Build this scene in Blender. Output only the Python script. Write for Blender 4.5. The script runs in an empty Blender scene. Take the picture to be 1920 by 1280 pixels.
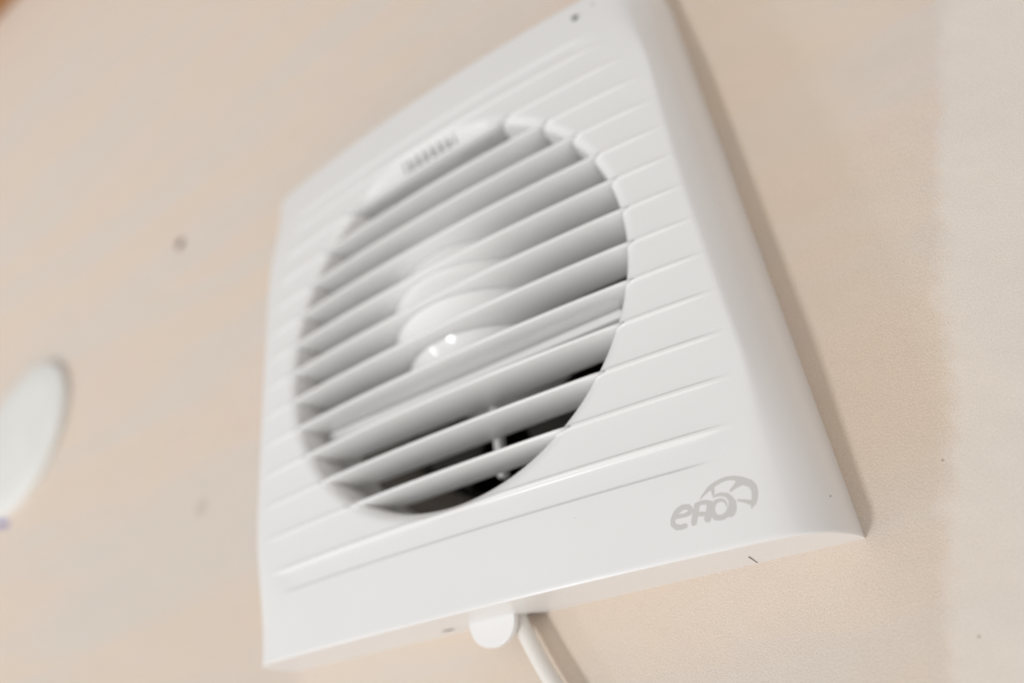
import bpy, bmesh, math
import numpy as np
from mathutils import Matrix, Vector

S = 0.001   # everything below is measured in millimetres: x right, y up, z out of the wall
def M(x, y, z):
    return (x*S, -z*S, y*S)

scene = bpy.context.scene
COL = scene.collection

# ------------------------------------------------------------ camera, world, lamps, exposure
R = np.array([[0.8239, -0.1253, -0.5527], [-0.3631, -0.8655, -0.3450], [-0.4351, 0.4850, -0.7586]])
CAM = np.array([109.656, -118.631, 176.073])
def w(v): return Vector((v[0], -v[2], v[1]))
right, down, fwd = w(R[0]), w(R[1]), w(R[2])
cd = bpy.data.cameras.new('camera'); cam = bpy.data.objects.new('camera', cd); COL.objects.link(cam)
m = Matrix.Identity(4)
for i in range(3):
    m[i][0] = right[i]; m[i][1] = -down[i]; m[i][2] = -fwd[i]; m[i][3] = M(*CAM)[i]
cam.matrix_world = m
cd.sensor_width = 36.0
cd.lens = 36.0*1333.1/1920.0
cd.clip_start = 0.005; cd.clip_end = 50
cd.dof.use_dof = True
cd.dof.focus_distance = 0.162
cd.dof.aperture_fstop = 4.4
scene.camera = cam

world = bpy.data.worlds.new('World'); scene.world = world; world.use_nodes = True
bg = world.node_tree.nodes['Background']
bg.inputs['Color'].default_value = (1.0, 0.955, 0.92, 1)
bg.inputs['Strength'].default_value = 1.0
# ambient room light, strength raised from below to fill the slat undersides, dimmer above
_n = world.node_tree.nodes; _l = world.node_tree.links
_tc = _n.new('ShaderNodeTexCoord'); _sp = _n.new('ShaderNodeSeparateXYZ'); _l.new(_tc.outputs['Generated'], _sp.inputs[0])
_r = _n.new('ShaderNodeMapRange'); _r.inputs['From Min'].default_value = -0.9; _r.inputs['From Max'].default_value = 0.8
_r.inputs['To Min'].default_value = 0.98; _r.inputs['To Max'].default_value = 0.28
_l.new(_sp.outputs[2], _r.inputs['Value']); _l.new(_r.outputs['Result'], bg.inputs['Strength'])

def area(name, d, dist, sx, sy, power, color):
    l = bpy.data.lights.new(name, 'AREA'); l.shape = 'RECTANGLE'; l.size = sx; l.size_y = sy
    l.energy = power; l.color = color
    o = bpy.data.objects.new(name, l); COL.objects.link(o)
    v = Vector(w(d)).normalized()
    o.location = v*dist
    o.rotation_euler = v.to_track_quat('Z', 'Y').to_euler()
    return o
area('window_light', (-0.36, -0.37, 0.83), 2.6, 0.22, 0.62, 24, (0.94, 0.975, 1.0))
area('window_light', (-0.78, -0.32, 0.56), 2.6, 0.15, 0.66, 4.6, (0.94, 0.975, 1.0))

scene.render.engine = 'CYCLES'
scene.cycles.use_denoising = True
scene.cycles.max_bounces = 10
scene.cycles.diffuse_bounces = 6
scene.view_settings.view_transform = 'Standard'
scene.view_settings.look = 'None'
scene.view_settings.gamma = 1
scene.view_settings.exposure = 0.02

# ------------------------------------------------------------ materials
def mat(name, color, rough=0.5, spec=0.5, coat=0.0, bump=None, var=0.0, metallic=0.0):
    mt = bpy.data.materials.new(name); mt.use_nodes = True
    nt = mt.node_tree; p = nt.nodes['Principled BSDF']
    p.inputs['Base Color'].default_value = (*color, 1)
    p.inputs['Roughness'].default_value = rough
    p.inputs['Specular IOR Level'].default_value = spec
    p.inputs['Metallic'].default_value = metallic
    p.inputs['Coat Weight'].default_value = coat
    tc = nt.nodes.new('ShaderNodeTexCoord')
    if var:
        n = nt.nodes.new('ShaderNodeTexNoise'); n.inputs['Scale'].default_value = 45; n.inputs['Detail'].default_value = 4
        nt.links.new(tc.outputs['Object'], n.inputs['Vector'])
        r = nt.nodes.new('ShaderNodeMapRange'); r.inputs['From Min'].default_value = .3; r.inputs['From Max'].default_value = .7
        r.inputs['To Min'].default_value = 1-var; r.inputs['To Max'].default_value = 1.0
        nt.links.new(n.outputs['Fac'], r.inputs['Value'])
        mx = nt.nodes.new('ShaderNodeMix'); mx.data_type = 'RGBA'; mx.blend_type = 'MULTIPLY'; mx.inputs[0].default_value = 1
        mx.inputs[6].default_value = (*color, 1)
        nt.links.new(r.outputs['Result'], mx.inputs[7]); nt.links.new(mx.outputs[2], p.inputs['Base Color'])
    if bump:
        sc, st, di = bump
        n = nt.nodes.new('ShaderNodeTexNoise'); n.inputs['Scale'].default_value = sc; n.inputs['Detail'].default_value = 3
        nt.links.new(tc.outputs['Object'], n.inputs['Vector'])
        b = nt.nodes.new('ShaderNodeBump'); b.inputs['Strength'].default_value = st; b.inputs['Distance'].default_value = di
        nt.links.new(n.outputs['Fac'], b.inputs['Height']); nt.links.new(b.outputs['Normal'], p.inputs['Normal'])
    return mt

PLASTIC = mat('white_plastic', (0.80, 0.795, 0.79), 0.28, 0.45, bump=(900, 0.06, 0.0002), var=0.015)
SLATM = mat('slat_plastic', (0.90, 0.895, 0.885), 0.24, 0.5, bump=(500, 0.05, 0.0002))
p_ = SLATM.node_tree.nodes['Principled BSDF']; p_.inputs['Subsurface Weight'].default_value = 0.8
p_.inputs['Subsurface Scale'].default_value = 0.006; p_.inputs['Subsurface Radius'].default_value = (1.0, 0.95, 0.9)
INNER = mat('inner_plastic', (0.88, 0.87, 0.86), 0.3, 0.5)
MOTORM = mat('motor_plastic', (0.82, 0.815, 0.81), 0.12, 0.6)
BLADE = mat('blade_plastic', (0.05, 0.045, 0.04), 0.45, 0.4)
RING_SHADE = mat('ring_shade_grey', (0.17, 0.15, 0.13), 0.4, 0.4)
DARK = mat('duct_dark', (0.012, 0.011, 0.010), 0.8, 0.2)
CABLE = mat('cable_sheath', (0.74, 0.715, 0.67), 0.42, 0.4, bump=(300, 0.1, 0.0003))
INK = mat('grey_print', (0.58, 0.565, 0.55), 0.5, 0.3)
BLACK = mat('recess_shade_black', (0.01, 0.01, 0.01), 0.6, 0.2)
STEEL = mat('dark_screw', (0.10, 0.105, 0.10), 0.4, 0.5, metallic=0.6)
COVERM = mat('cover_paint', (0.80, 0.80, 0.77), 0.5, 0.3, var=0.05)
BLUE = mat('blue_pencil', (0.10, 0.12, 0.42), 0.7, 0.2)
RUST = mat('rusty_nail', (0.14, 0.06, 0.03), 0.7, 0.3)

def wall_material():
    mt = bpy.data.materials.new('plastered_wall'); mt.use_nodes = True
    nt = mt.node_tree; N = nt.nodes; L = nt.links; p = N['Principled BSDF']
    p.inputs['Roughness'].default_value = 0.85; p.inputs['Specular IOR Level'].default_value = 0.15
    tc = N.new('ShaderNodeTexCoord')
    mp = N.new('ShaderNodeMapping'); mp.inputs['Scale'].default_value = (1000, 1000, 1000)   # millimetres
    L.new(tc.outputs['Object'], mp.inputs['Vector'])
    sep = N.new('ShaderNodeSeparateXYZ'); L.new(mp.outputs['Vector'], sep.inputs[0])
    def noise(scale, detail=3, vec=None, rough=.5, dist=0):
        n = N.new('ShaderNodeTexNoise'); n.inputs['Scale'].default_value = scale; n.inputs['Detail'].default_value = detail
        n.inputs['Roughness'].default_value = rough; n.inputs['Distortion'].default_value = dist
        L.new(vec or mp.outputs['Vector'], n.inputs['Vector']); return n.outputs['Fac']
    def math_(op, a, b=None, c=None):
        n = N.new('ShaderNodeMath'); n.operation = op
        for i, v in enumerate((a, b, c)):
            if v is None: continue
            if isinstance(v, (int, float)): n.inputs[i].default_value = v
            else: L.new(v, n.inputs[i])
        return n.outputs[0]
    def rng(v, a, b, c=0, d=1, smooth=False):
        n = N.new('ShaderNodeMapRange'); n.inputs['From Min'].default_value = a; n.inputs['From Max'].default_value = b
        n.inputs['To Min'].default_value = c; n.inputs['To Max'].default_value = d
        if smooth: n.interpolation_type = 'SMOOTHSTEP'
        L.new(v, n.inputs['Value']); return n.outputs['Result']
    def mix(f, a, b, mode='MIX'):
        n = N.new('ShaderNodeMix'); n.data_type = 'RGBA'; n.blend_type = mode
        for i, v in ((0, f), (6, a), (7, b)):
            if isinstance(v, tuple): n.inputs[i].default_value = (*v, 1)
            elif isinstance(v, (int, float)): n.inputs[i].default_value = v
            else: L.new(v, n.inputs[i])
        return n.outputs[2]
    x, z = sep.outputs[0], sep.outputs[2]
    # filler band: everything right of a slanting, uneven trowel edge
    edge = math_('ADD', math_('MULTIPLY', z, 0.36), 139.0)
    wob = math_('MULTIPLY', math_('SUBTRACT', noise(0.035, 2), 0.5), 12)
    wob2 = math_('MULTIPLY', math_('SUBTRACT', noise(0.25, 3), 0.5), 5.0)
    d = math_('ADD', math_('SUBTRACT', x, edge), math_('ADD', wob, wob2))
    right_f = rng(d, -2.2, 3.0, 0, 1, True)
    # thin patches of filler below the fan and elsewhere
    blot = rng(noise(0.022, 4, dist=.6), 0.46, 0.60, 0, 1, True)
    mid = rng(noise(0.06, 4), 0.4, 0.65, 0, 1, True)
    # horizontal trowel streaks
    m2 = N.new('ShaderNodeMapping'); m2.inputs['Scale'].default_value = (0.12, 1, 1)
    m2.inputs['Rotation'].default_value = (0, math.radians(-6), 0)
    L.new(mp.outputs['Vector'], m2.inputs['Vector'])
    streak = rng(noise(0.035, 3, m2.outputs['Vector']), 0.42, 0.6, 0, 1, True)
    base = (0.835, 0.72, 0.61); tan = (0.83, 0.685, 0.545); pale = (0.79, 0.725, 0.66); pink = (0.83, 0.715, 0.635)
    col = mix(math_('MULTIPLY', blot, 0.7), base, pink)
    col = mix(math_('MULTIPLY', streak, 0.85), col, pale)
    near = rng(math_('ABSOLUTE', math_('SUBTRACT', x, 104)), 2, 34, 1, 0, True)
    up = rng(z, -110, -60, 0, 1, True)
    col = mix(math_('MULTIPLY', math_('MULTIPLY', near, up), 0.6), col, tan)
    low = rng(z, -92, -110, 0, 1, True)
    col = mix(math_('MULTIPLY', math_('MULTIPLY', mid, low), .45), col, pale)
    col = mix(math_('MULTIPLY', right_f, .92), col, mix(math_('MULTIPLY', blot, .5), pale, (0.74, 0.705, 0.665)))
    # fine grain of the papery surface
    g = noise(2.4, 4, rough=.8); g2 = noise(1.9, 4, rough=.75)
    col = mix(1.0, col, mix(rng(g, .3, .7, 0, 1), (0.88, 0.86, 0.83), (1.05, 1.04, 1.04)), 'MULTIPLY')
    vor = N.new('ShaderNodeTexVoronoi'); vor.inputs['Scale'].default_value = 0.11; vor.inputs['Randomness'].default_value = 1
    L.new(mp.outputs['Vector'], vor.inputs['Vector'])
    speck = rng(vor.outputs['Distance'], 0.035, 0.06, 1, 0)
    keep = rng(noise(0.05, 1), 0.60, 0.62)
    col = mix(math_('MULTIPLY', math_('MULTIPLY', speck, keep), .55), col, (0.36, 0.27, 0.2))
    # individual marks
    for cx, cz, r, k in ((110.2, -78.1, 0.3, .6), (103.5, -112.5, 0.28, .6), (-149.4, -18.9, 4.0, .18), (-286, 78, 4, .1)):
        dx = math_('SUBTRACT', x, cx); dz = math_('SUBTRACT', z, cz)
        dd = math_('SQRT', math_('ADD', math_('MULTIPLY', dx, dx), math_('MULTIPLY', dz, dz)))
        dd = math_('ADD', dd, math_('MULTIPLY', math_('SUBTRACT', g2, .5), r))
        col = mix(math_('MULTIPLY', rng(dd, r*.5, r*1.3, 1, 0), k), col, (0.22, 0.15, 0.10))
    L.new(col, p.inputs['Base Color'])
    h = math_('MULTIPLY', math_('ADD', math_('MULTIPLY', g, 0.8), g2), math_('SUBTRACT', 1.0, math_('MULTIPLY', right_f, 0.6)))
    h = math_('ADD', h, math_('MULTIPLY', right_f, 0.5))
    h = math_('ADD', h, math_('MULTIPLY', noise(0.05, 2), 3.0))
    b = N.new('ShaderNodeBump'); b.inputs['Strength'].default_value = 0.7; b.inputs['Distance'].default_value = 0.0005
    L.new(h, b.inputs['Height']); L.new(b.outputs['Normal'], p.inputs['Normal'])
    return mt
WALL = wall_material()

def wood_material():
    mt = bpy.data.materials.new('brown_wood'); mt.use_nodes = True
    nt = mt.node_tree; N = nt.nodes; L = nt.links; p = N['Principled BSDF']; p.inputs['Roughness'].default_value = .5
    tc = N.new('ShaderNodeTexCoord'); mp = N.new('ShaderNodeMapping'); mp.inputs['Scale'].default_value = (1.5, 14, 14)
    L.new(tc.outputs['Object'], mp.inputs['Vector'])
    n = N.new('ShaderNodeTexNoise'); n.inputs['Scale'].default_value = 3; n.inputs['Detail'].default_value = 5; n.inputs['Distortion'].default_value = 1.2
    L.new(mp.outputs['Vector'], n.inputs['Vector'])
    r = N.new('ShaderNodeValToRGB'); r.color_ramp.elements[0].color = (.24, .10, .03, 1); r.color_ramp.elements[1].color = (.46, .22, .08, 1)
    L.new(n.outputs['Fac'], r.inputs['Fac']); L.new(r.outputs['Color'], p.inputs['Base Color'])
    return mt
WOOD = wood_material()

# ------------------------------------------------------------ mesh helpers
def link(name, verts, faces, mt, parent=None, smooth=None, weld=None):
    me = bpy.data.meshes.new(name)
    me.from_pydata([M(*v) for v in verts], [], [tuple(int(i) for i in f) for f in faces])
    bm = bmesh.new(); bm.from_mesh(me)
    if weld: bmesh.ops.remove_doubles(bm, verts=bm.verts, dist=weld*S)
    bmesh.ops.recalc_face_normals(bm, faces=bm.faces)
    bm.to_mesh(me); bm.free()
    if smooth:
        me.shade_smooth()
        me.set_sharp_from_angle(angle=math.radians(smooth))
    me.materials.append(mt)
    o = bpy.data.objects.new(name, me); COL.objects.link(o)
    if parent: o.parent = parent
    return o

def lathe(prof, cx, cy, n=128, a0=0, a1=2*math.pi):
    """profile of (radius, z) turned round an axis out of the wall"""
    vs, fs = [], []
    for i in range(n):
        a = a0+(a1-a0)*i/n
        for r, z in prof: vs.append((cx+r*math.cos(a), cy+r*math.sin(a), z))
    k = len(prof)
    for i in range(n):
        j = (i+1) % n
        for t in range(k-1): fs.append((i*k+t, j*k+t, j*k+t+1, i*k+t+1))
    return vs, fs

def box(x0, x1, y0, y1, z0, z1):
    v = [(x, y, z) for x in (x0, x1) for y in (y0, y1) for z in (z0, z1)]
    f = [(0, 1, 3, 2), (4, 6, 7, 5), (0, 4, 5, 1), (2, 3, 7, 6), (0, 2, 6, 4), (1, 5, 7, 3)]
    return v, f
def join(parts):
    V, F = [], []
    for v, f in parts:
        b = len(V); V += list(v); F += [tuple(i+b for i in t) for t in f]
    return V, F
def bevel(o, width, seg=2):
    md = o.modifiers.new('bevel', 'BEVEL'); md.width = width*S; md.segments = seg; md.limit_method = 'ANGLE'
    md.angle_limit = math.radians(40); md.harden_normals = False

# ------------------------------------------------------------ shape of the faceplate
HALF = 90.0; RH = 62.9; PITCH = 10.814; Y0 = -53.925; HY = -0.4
def sstep(a, b, v):
    t = np.clip((v-a)/(b-a), 0, 1); return t*t*(3-2*t)
def front(x, y):
    k = sstep(45, 88, np.abs(y))
    base = (36.0-6.0*k)*np.sqrt(1-np.minimum(np.abs(x)/HALF, 1.0)**7)
    cut = 30.83-5.82*(x/90)**2-3.2*(y/90)**2
    s = 0.15+1.1*k
    mval = np.minimum(base, cut)
    z = mval - s*np.log(1+np.exp(-np.abs(base-cut)/s))
    fade = np.clip(base/3, 0, 1)
    return mval*(1-fade)+z*fade
def rib_end(y):
    ys = [-74, -71.5, -64.7, -54, -43, -21, 0, 22, 33, 44, 55, 65, 72]
    xs = [64, 69, 75, 78.9, 80.8, 82.0, 82.3, 82.0, 81.6, 79.8, 77, 72, 66]
    return np.interp(y, ys, xs)
def face(x, y):
    z = front(x, y)
    e = rib_end(y); ax = np.abs(x)
    fade = 1-sstep(e-12, e+0.5, ax)
    n = np.round((y-Y0)/PITCH); yn = Y0+n*PITCH
    ok = (n >= -1) & (n <= 11)
    d = y-yn
    # a raised bead on every louvre line, with a shallow hollow between the beads
    bead = 0.32*sstep(-0.78, -0.35, d)*(1-sstep(0.30, 0.70, d))
    z = z+np.where(ok, bead, 0)*fade
    inside = (y > -71.4) & (y < 71.4)
    frac = (y-Y0)/PITCH-np.floor((y-Y0)/PITCH)
    hollow = -0.42*np.sin(np.pi*np.clip(frac, 0, 1))**0.7*sstep(-71.9, -71.1, y)*(1-sstep(71.1, 71.9, y))
    step = -0.32*sstep(-71.8, -71.0, y)*(1-sstep(-66, -64.9, y))-0.32*sstep(64.9, 66, y)*(1-sstep(71.0, 71.8, y))
    z = z+(hollow*0.22+step)*(1-sstep(e-9, e+0.8, ax))
    # rounded lip of the round opening
    r = np.hypot(x, y-HY)-RH
    lip = 3.4
    t = np.clip(1-r/lip, 0, 1)
    z = z-lip*(1-np.sqrt(np.clip(1-t*t, 0, 1)))*0.85
    return z

fan = bpy.data.objects.new('extractor_fan', None); COL.objects.link(fan)
fan['label'] = 'white square extractor fan with round louvred grille mounted on the beige wall'
fan['category'] = 'extractor fan'

def build_housing():
    ys = [-90.0, -89.82, -89.4]
    y = -89.4
    while y < 89.4:
        n = round((y-Y0)/PITCH); dn = abs(y-(Y0+n*PITCH))
        st = 0.17 if dn < 1.3 else 0.42
        if abs(abs(y-HY)-RH) < 2.6: st = 0.12
        if abs(y+71.4) < .8: st = 0.1
        if abs(y) > 78: st = 0.8
        y += st; ys.append(min(y, 89.4))
    ys += [89.82, 90.0]
    for v in (HY-RH, HY+RH): ys.append(v)
    ys = sorted(set(ys))
    NX = 110
    t = np.linspace(0, 1, NX)
    verts, faces = [], []
    for side in (-1, 1):
        start = len(verts)
        for y in ys:
            h = math.sqrt(max(RH**2-(y-HY)**2, 0))
            # dense near the opening lip and near the curved outer side
            a = t**1.6
            e = 80.0
            k = int(NX*0.72)
            xa = h+(e-h)*np.linspace(0, 1, k)**1.7
            xb = e+(HALF-e)*(1-(1-np.linspace(0, 1, NX-k+1)[1:])**2.6)
            x = np.concatenate([xa, xb])
            z = face(x, np.full_like(x, y))
            if abs(abs(y)-90) < 1e-6: z = z-0.35
            elif abs(abs(y)-89.82) < 1e-6: z = z-0.08
            z = np.maximum(z, 0.0)
            verts += [(side*float(a_), float(y), float(b_)) for a_, b_ in zip(x, z)]
        for r in range(len(ys)-1):
            for c in range(NX-1):
                i = start+r*NX+c
                faces.append((i, i+1, i+NX+1, i+NX))
        # end faces down to the wall, with the cable notch at the bottom
        for r, bottom in ((0, True), (len(ys)-1, False)):
            b = len(verts)
            for c in range(NX):
                vx, vy, vz = verts[start+r*NX+c]
                zb = 0.0
                if bottom and -5.2 < vx < 8.2:
                    zb = 5.2 if -2.8 < vx < 5.8 else (5.2*(1-((abs(vx-1.5)-4.3)/2.4)) if abs(vx-1.5) < 6.7 else 0)
                verts.append((vx, vy, min(max(zb, 0), vz)))
            for c in range(NX-1):
                i = start+r*NX+c
                faces.append((i, b+c, b+c+1, i+1))
    return link('housing', verts, faces, PLASTIC, fan, smooth=32, weld=0.004)
housing = build_housing()

# inner wall behind the lip
prof = []
th = np.linspace(0, 2*math.pi, 361)[:-1]
V, F = [], []
for a in th:
    c, s_ = math.cos(a), math.sin(a)
    zt = float(face(np.array([RH*c]), np.array([HY+RH*s_]))[0])
    for r, z in ((RH, zt+.02), (RH-.25, zt-1.2), (RH-.8, 12), (RH-1.0, 3.2)):
        V.append((r*c, HY+r*s_, z))
k = 4
for i in range(360):
    j = (i+1) % 360
    for t in range(k-1): F.append((i*k+t, j*k+t, j*k+t+1, i*k+t+1))
link('inner_ring', V, F, INNER, fan, smooth=40)

v, f = lathe([(RH-1.0, 3.1), (61, 1.5), (57, -3), (52.6, -9), (52.2, -16.2)], 0, HY, 128)
link('funnel_ring', v, f, RING_SHADE, fan, smooth=50)  # lower ring coloured darker than the inner wall to paint in its shade
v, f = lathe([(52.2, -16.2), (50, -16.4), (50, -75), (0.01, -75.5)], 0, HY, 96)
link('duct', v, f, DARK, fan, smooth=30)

# louvre slats: thin horizontal blades, front edge rounded and following the bow of the face
def slat(n):
    y = Y0+n*PITCH
    half = math.sqrt(max((RH+4.6)**2-(y-HY)**2, 0))
    xs = np.linspace(-half, half, 49)
    V, F = [], []
    hf, hb = 0.50, 0.38
    for x in xs:
        zt = float(front(np.array([x]), np.array([y]))[0])+0.52-0.28*float(sstep(RH+.4, RH+3.6, math.hypot(x, y-HY)))
        zb = {0: 15.5, 1: 14.2, 2: 13.6, 3: 17.0, 4: 14.3, 5: 13.8, 6: 15.0, 7: 16.0}.get(n, 17.0)
        sec = []
        for a in np.linspace(-90, 90, 9):
            a = math.radians(a)
            sec.append((y+hf*math.sin(a), zt-hf+hf*math.cos(a)))
        sec += [(y+hb, zb+.3), (y+hb*.5, zb), (y-hb*.5, zb), (y-hb, zb+.3)]
        V += [(float(x), yy, zz) for yy, zz in sec]
    k = 13
    for i in range(len(xs)-1):
        for t in range(k):
            u = (t+1) % k
            F.append((i*k+t, i*k+u, (i+1)*k+u, (i+1)*k+t))
    F.append(tuple(range(k))); F.append(tuple((len(xs)-1)*k+t for t in reversed(range(k))))
    return link('slat', V, F, SLATM, fan, smooth=45)
for n in range(11): slat(n)

# slotted filler between the topmost slat and the rim
def filler():
    yb = Y0+10*PITCH+.3
    parts = []
    def piece(x0, x1, n):
        V, F = [], []
        for i in range(n+1):
            x = x0+(x1-x0)*i/n
            yt = HY+math.sqrt(max((RH+1.0)**2-x*x, 0)); yt = max(yt, yb+.05)
            for t in np.linspace(0, 1, 6):
                y = yb+(yt-yb)*t
                z = 26.6+2.4*t**1.6
                V += [(x, y, z), (x, y, z-2.2)]
        for i in range(n):
            for t in range(5):
                a = i*12+t*2; c = a+12
                F += [(a, c, c+2, a+2), (a+1, a+3, c+3, c+1)]
            F += [(i*12, i*12+1, i*12+13, i*12+12), (i*12+10, i*12+22, i*12+23, i*12+11)]
        for i in (0, n):
            for t in range(5):
                a = i*12+t*2; F.append((a, a+2, a+3, a+1))
        return V, F
    hw = math.sqrt((RH+1)**2-(yb-HY)**2)
    parts.append(piece(-hw+.2, -8.6, 20)); parts.append(piece(14.3, hw-.2, 20))
    for i in range(7):
        x = -8.6+22.9*(i+.5)/7
        parts.append(piece(x-.75, x+.75, 1))
    V, F = join(parts)
    return link('slotted_strip', V, F, PLASTIC, fan, smooth=35)
filler()
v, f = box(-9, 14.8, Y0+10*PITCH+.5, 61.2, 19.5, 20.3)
link('slot_shade_strip', v, f, DARK, fan)  # added dark strip, puts the shade between the slot ribs into colour

# motor housing: smooth dome that reaches in between the slats, on cross arms
mc = (-1.0, 5.0)
prof = []
for a in np.linspace(2, 96, 40):
    a = math.radians(a); prof.append((32*math.sin(a), -3+32*math.cos(a)))
prof = [(0.01, 29.0)]+prof+[(31.5, -14), (0.01, -14)]
v, f = lathe(prof, *mc, 128)
motor = link('motor_dome', v, f, MOTORM, fan, smooth=40)
v, f = box(-56, 54, -24.5, -21.9, 14.6, 18.2)
o = link('grille_brace', v, f, MOTORM, fan); bevel(o, .5, 3)
v, f = box(-1.6, .6, -50.0, -24, -1.0, 2.6)
o = link('motor_arm', v, f, INNER, fan); bevel(o, .4, 2)
v, f = box(-2.6, 1.6, 34, 61.5, -1.0, 2.6)
o = link('motor_arm', v, f, INNER, fan); bevel(o, .4, 2)

# impeller behind the arms
imp = None
prof = [(0.01, -6), (14, -6), (17, -9), (17, -22), (.01, -22)]
v, f = lathe([(17, -15), (17.5, -15.5), (17.5, -26), (.01, -26)], 0, HY, 64)
imp = link('impeller', v, f, BLADE, fan, smooth=40)
for b in range(5):
    a0 = math.radians(-68+72*b)
    V, F = [], []
    nr, nt_ = 14, 10
    for L_ in (0, -1.3):
        for i in range(nr+1):
            r = 16+33.5*i/nr
            for j in range(nt_+1):
                t = j/nt_
                a = a0+math.radians(27)*(t-.5)+math.radians(5)*(i/nr)**1.5
                z = -8+(-16)*(t-.5)*(1-.35*i/nr)-4+L_
                V.append((r*math.cos(a), HY+r*math.sin(a), z))
    K = (nr+1)*(nt_+1)
    idx = lambda l, i, j: l*K+i*(nt_+1)+j
    for i in range(nr):
        for j in range(nt_):
            F.append((idx(0, i, j), idx(0, i+1, j), idx(0, i+1, j+1), idx(0, i, j+1)))
            F.append((idx(1, i, j), idx(1, i, j+1), idx(1, i+1, j+1), idx(1, i+1, j)))
    for i in range(nr):
        for j in (0, nt_): F.append((idx(0, i, j), idx(1, i, j), idx(1, i+1, j), idx(0, i+1, j)))
    for j in range(nt_):
        for i in (0, nr): F.append((idx(0, i, j), idx(0, i, j+1), idx(1, i, j+1), idx(1, i, j)))
    link('blade', V, F, BLADE, imp, smooth=40)

# screw in its countersunk hole, top right
def on_face(x, y): return float(face(np.array([x]), np.array([y]))[0])
def disc(name, x, y, r, mt, parent, off=0.04, rough_edge=0.0, seg=28):
    V = [(x, y, on_face(x, y)+off)]; 
    for i in range(seg):
        a = 2*math.pi*i/seg; rr = r*(1+rough_edge*math.sin(3*a+1))
        V.append((x+rr*math.cos(a), y+rr*math.sin(a), on_face(x+rr*math.cos(a), y+rr*math.sin(a))+off))
    F = [(0, 1+i, 1+(i+1) % seg) for i in range(seg)]
    return link(name, V, F, mt, parent)
disc('screw_hole', 64.0, 82.5, 1.25, STEEL, fan, .04)
zf = on_face(64, 82.5)
v, f = lathe([(1.2, zf+.02), (1.5, zf+.16), (1.9, zf+.12), (2.1, zf-.05)], 64.0, 82.5, 32)
link('screw_rim', v, f, PLASTIC, fan, smooth=60)
disc('moulding_mark', 70.5, 84.6, .7, INK, fan, .04)
disc('speck', 87.7, -82.1, 0.13, RUST, fan, .03, .4)
disc('speck', 34.5, -75.5, 0.12, INK, fan, .03, .3)

# marks in the bottom edge: a moulded slit and a small pin hole
v, f = [(65.9, -90.05, 1.0), (66.15, -90.05, 1.0), (67.25, -90.05, 11.2), (66.85, -90.05, 11.2)], [(0, 1, 2, 3)]
link('slit', v, f, STEEL, fan)
V = [(-19.6+2.1*math.cos(2*math.pi*i/24), -90.05, 8.8+1.15*math.sin(2*math.pi*i/24)) for i in range(24)]
link('pin_hole', V, [tuple(range(24))], STEEL, fan)

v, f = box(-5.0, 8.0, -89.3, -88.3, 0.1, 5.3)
link('notch_shade_block', v, f, BLACK, fan)  # solid black block standing in for the shade inside the cable notch

# release tab: half disc hanging below the bottom edge
V, F = [], []
pts = [(-11.2, -88.6), (-11.4, -91.0)]
for i in range(0, 25):
    a = math.pi+math.pi*i/24
    pts.append((-3.9+7.2*math.cos(a), -91.2+5.9*math.sin(a)))
pts += [(3.4, -91.0), (3.2, -88.6)]
n = len(pts)
for z in (10.3, 8.3): V += [(x, y, z) for x, y in pts]
F = [tuple(range(n)), tuple(reversed(range(n, 2*n)))]+[(i, (i+1) % n, n+(i+1) % n, n+i) for i in range(n)]
tab = link('release_tab', V, F, PLASTIC, fan); bevel(tab, .45, 3)

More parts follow.
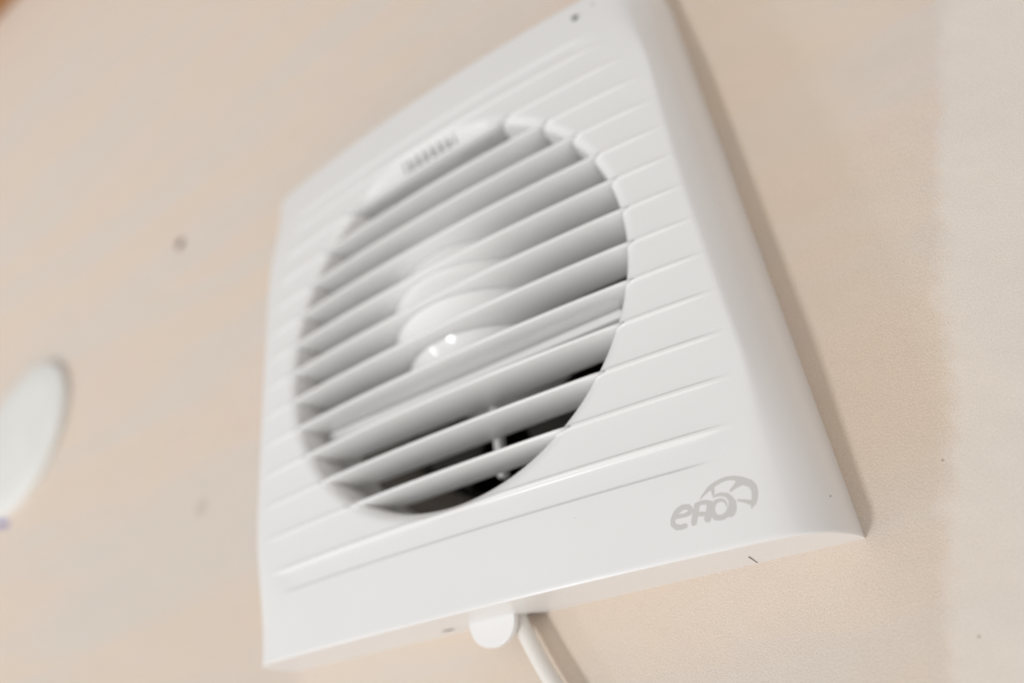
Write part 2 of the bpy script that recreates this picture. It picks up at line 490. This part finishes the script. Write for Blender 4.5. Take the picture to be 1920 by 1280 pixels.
# printed mark: three letters and the fan-wheel swoosh, as a thin layer of grey ink
STROKES = {'e': [(59.35, -83.33, 45), (58.43, -83.43, 48), (57.47, -83.21, 55), (56.86, -82.52, 50), (57.01, -81.58, 42), (57.8, -80.56, 48), (58.74, -79.81, 52), (59.99, -79.41, 50), (61.15, -79.7, 52), (61.41, -80.36, 48), (60.9, -81.0, 42), (59.84, -81.17, 38), (57.92, -81.14, 35)], 'rstem': [(62.9, -79.86, 52), (62.18, -81.42, 58), (61.38, -83.06, 55), (61.19, -83.34, 40)], 'rarch': [(62.95, -79.65, 40), (64.0, -79.48, 38), (65.16, -79.67, 45), (65.79, -80.15, 60)], 'rright': [(65.76, -80.25, 60), (65.09, -81.81, 66), (64.35, -83.08, 62)], 'rbar': [(62.84, -81.64, 42), (64.28, -81.99, 42)], 'otl': [(65.87, -81.03, 60), (66.38, -80.4, 45), (67.28, -79.93, 35), (68.26, -79.9, 30), (68.87, -80.38, 25), (69.02, -81.17, 15), (68.84, -81.77, 5)], 'obl': [(65.75, -81.44, 60), (65.72, -82.29, 55), (66.12, -83.13, 55), (66.9, -83.43, 52), (67.76, -83.42, 48), (68.64, -83.0, 48)], 'cres': [(66.74, -78.97, 12), (67.73, -78.74, 28), (68.69, -78.82, 35), (69.63, -79.28, 45), (70.15, -80.06, 52), (70.36, -80.97, 65), (69.98, -82.05, 78), (69.22, -82.82, 70), (68.58, -83.2, 45)], 'cres2': [(70.2, -82.74, 35), (69.7, -83.36, 30), (69.13, -83.65, 18)], 'big': [(64.0, -78.71, 8), (64.59, -78.21, 18), (65.68, -77.5, 30), (66.86, -76.81, 42), (68.11, -76.31, 40), (69.41, -75.99, 38), (70.63, -75.88, 36), (71.97, -76.12, 40), (73.08, -76.7, 58), (74.03, -77.44, 72), (74.9, -78.05, 70), (75.36, -78.92, 62), (75.3, -79.98, 56), (74.93, -81.16, 50), (74.55, -81.91, 45), (74.05, -82.53, 28), (73.67, -83.07, 5)], 'b1': [(67.01, -77.07, 45), (67.09, -77.75, 32), (66.9, -78.42, 22)], 'b2': [(72.87, -77.4, 70), (71.86, -77.9, 38), (70.71, -78.53, 24)], 'b3': [(71.62, -80.86, 20), (72.85, -81.33, 32), (73.74, -81.82, 42), (74.52, -82.01, 45)]}
def build_logo():
    st = 0.055
    gx = np.arange(55.4, 77.2, st); gy = np.arange(-85.2, -74.8, st)
    X, Y = np.meshgrid(gx, gy, indexing='ij')
    D = np.full(X.shape, 9.0)
    for pts in STROKES.values():
        for (x0, y0, r0), (x1, y1, r1) in zip(pts, pts[1:]):
            dx, dy = x1-x0, y1-y0
            t = np.clip(((X-x0)*dx+(Y-y0)*dy)/(dx*dx+dy*dy), 0, 1)
            D = np.minimum(D, np.hypot(X-x0-t*dx, Y-y0-t*dy)-(r0+(r1-r0)*t)/88.0)
    Z = face(X, Y)+0.02
    inside = D < 0
    cell = (inside[:-1, :-1].astype(int)+inside[1:, :-1]+inside[:-1, 1:]+inside[1:, 1:]) >= 2
    # pull the border vertices onto the outline
    gxd, gyd = np.gradient(D, st)
    near = np.abs(D) < st*0.9
    X2 = np.where(near, X-D*gxd, X); Y2 = np.where(near, Y-D*gyd, Y)
    ny = X.shape[1]; used = {}; V = []; F = []
    def vid(i, j):
        if (i, j) not in used:
            used[(i, j)] = len(V); V.append((float(X2[i, j]), float(Y2[i, j]), float(Z[i, j])))
        return used[(i, j)]
    for i, j in np.argwhere(cell):
        F.append((vid(i, j), vid(i+1, j), vid(i+1, j+1), vid(i, j+1)))
    return link('printed_logo', V, F, INK, fan)
build_logo()

# ------------------------------------------------------------ the wall, with the round duct opening cut in it
def build_wall():
    X0, X1, YA, YB = -1500, 900, -900, 1000
    n = 192; V, F = [], []
    for i in range(n):
        a = 2*math.pi*(i+.5)/n; c, s = math.cos(a), math.sin(a)
        tx = (X1 if c > 0 else X0)/c if abs(c) > 1e-9 else 1e9
        ty = (YB if s > 0 else YA)/s if abs(s) > 1e-9 else 1e9
        t = min(tx, ty)
        V += [(62.5*c, HY+62.5*s, 0), (300*c, 300*s, 0), (t*c, t*s, 0), (62.5*c, HY+62.5*s, -90)]
    corners = []
    for cx, cy in ((X1, YB), (X0, YB), (X0, YA), (X1, YA)):
        corners.append(len(V)); V.append((cx, cy, 0))
    for i in range(n):
        j = (i+1) % n
        F += [(i*4, j*4, j*4+1, i*4+1), (i*4+3, j*4+3, j*4, i*4)]
        a, b = i*4+2, j*4+2
        p, q = V[a], V[b]
        extra = [k for k in corners if (abs(p[0]-V[k][0]) < .1 and abs(q[1]-V[k][1]) < .1) or (abs(p[1]-V[k][1]) < .1 and abs(q[0]-V[k][0]) < .1)]
        same = abs(p[0]-q[0]) < .1 or abs(p[1]-q[1]) < .1
        F.append((i*4+1, j*4+1, b)+((extra[0],) if (extra and not same) else ())+(a,))
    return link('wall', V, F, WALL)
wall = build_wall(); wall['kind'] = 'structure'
wall['label'] = 'warm beige plastered wall with a paler filler band'

# round blank cover far left, a blue pencil dash at its rim
v, f = lathe([(0.01, 4.6), (30, 4.5), (44.5, 4.0), (46.3, 3.2), (46.8, 2.0), (46.8, 0.05)], -325.0, 69.0, 96)
cov = link('round_cover', v, f, COVERM, None, smooth=50)
cov['label'] = 'round off-white blank cover plate on the wall at the left edge'; cov['category'] = 'cover plate'
V = [(-334, 19.5, .05), (-322, 16.0, .05), (-321, 19.5, .05), (-333, 22.6, .05)]
o = link('pencil_mark', V, [(0, 1, 2, 3)], BLUE)
o['label'] = 'blue pencil mark on the wall under the round cover plate'; o['category'] = 'mark'
v, f = lathe([(0.01, .9), (1.6, .8), (3.0, .3), (3.3, .02)], -189.2, 138.5, 24)
o = link('nail_head', v, f, RUST, None, smooth=60)
o['label'] = 'small brown nail head in the wall left of the fan'; o['category'] = 'nail'

# wooden beam along the top of the wall
v, f = box(-1490, 890, 722, 860, 1, 150)
o = link('wooden_beam', v, f, WOOD); bevel(o, 4, 2)
o['label'] = 'brown wooden beam along the top of the wall, just inside the upper left corner'; o['category'] = 'beam'

# ------------------------------------------------------------ supply cable
path = [(-1.5, -70, 4.0), (0.2, -82, 4.3), (1.3, -88.5, 4.9), (2.3, -92.3, 5.4), (4.3, -96.8, 5.7), (6.7, -102.0, 5.7), (9.5, -107.3, 5.6), (15, -117, 5.2), (22, -130, 4.2), (28, -148, 3.2), (31, -190, 2.6), (31, -300, 2.5)]
def spline(P, n=14):
    P = [np.array(p, float) for p in P]; P = [2*P[0]-P[1]]+P+[2*P[-1]-P[-2]]; out = []
    for i in range(1, len(P)-2):
        for t in np.linspace(0, 1, n, endpoint=False):
            a, b, c, d = P[i-1:i+3]
            out.append(.5*((2*b)+(-a+c)*t+(2*a-5*b+4*c-d)*t*t+(-a+3*b-3*c+d)*t**3))
    out.append(P[-2]); return out
C = spline(path); V, F = [], []; K = 20; rad = 2.25
for i, c in enumerate(C):
    tg = C[min(i+1, len(C)-1)]-C[max(i-1, 0)]; tg /= np.linalg.norm(tg)
    u = np.cross(tg, [0, 0, 1.]); u /= np.linalg.norm(u); vv = np.cross(u, tg)
    for j in range(K):
        a = 2*math.pi*j/K; V.append(tuple(float(q) for q in c+rad*(math.cos(a)*u+math.sin(a)*vv)))
for i in range(len(C)-1):
    for j in range(K):
        F.append((i*K+j, i*K+(j+1) % K, (i+1)*K+(j+1) % K, (i+1)*K+j))
F += [tuple(range(K)), tuple((len(C)-1)*K+j for j in range(K))]
o = link('power_cable', V, F, CABLE, None, smooth=60)
o['label'] = 'white round power cable coming out below the fan beside its release tab'; o['category'] = 'cable'
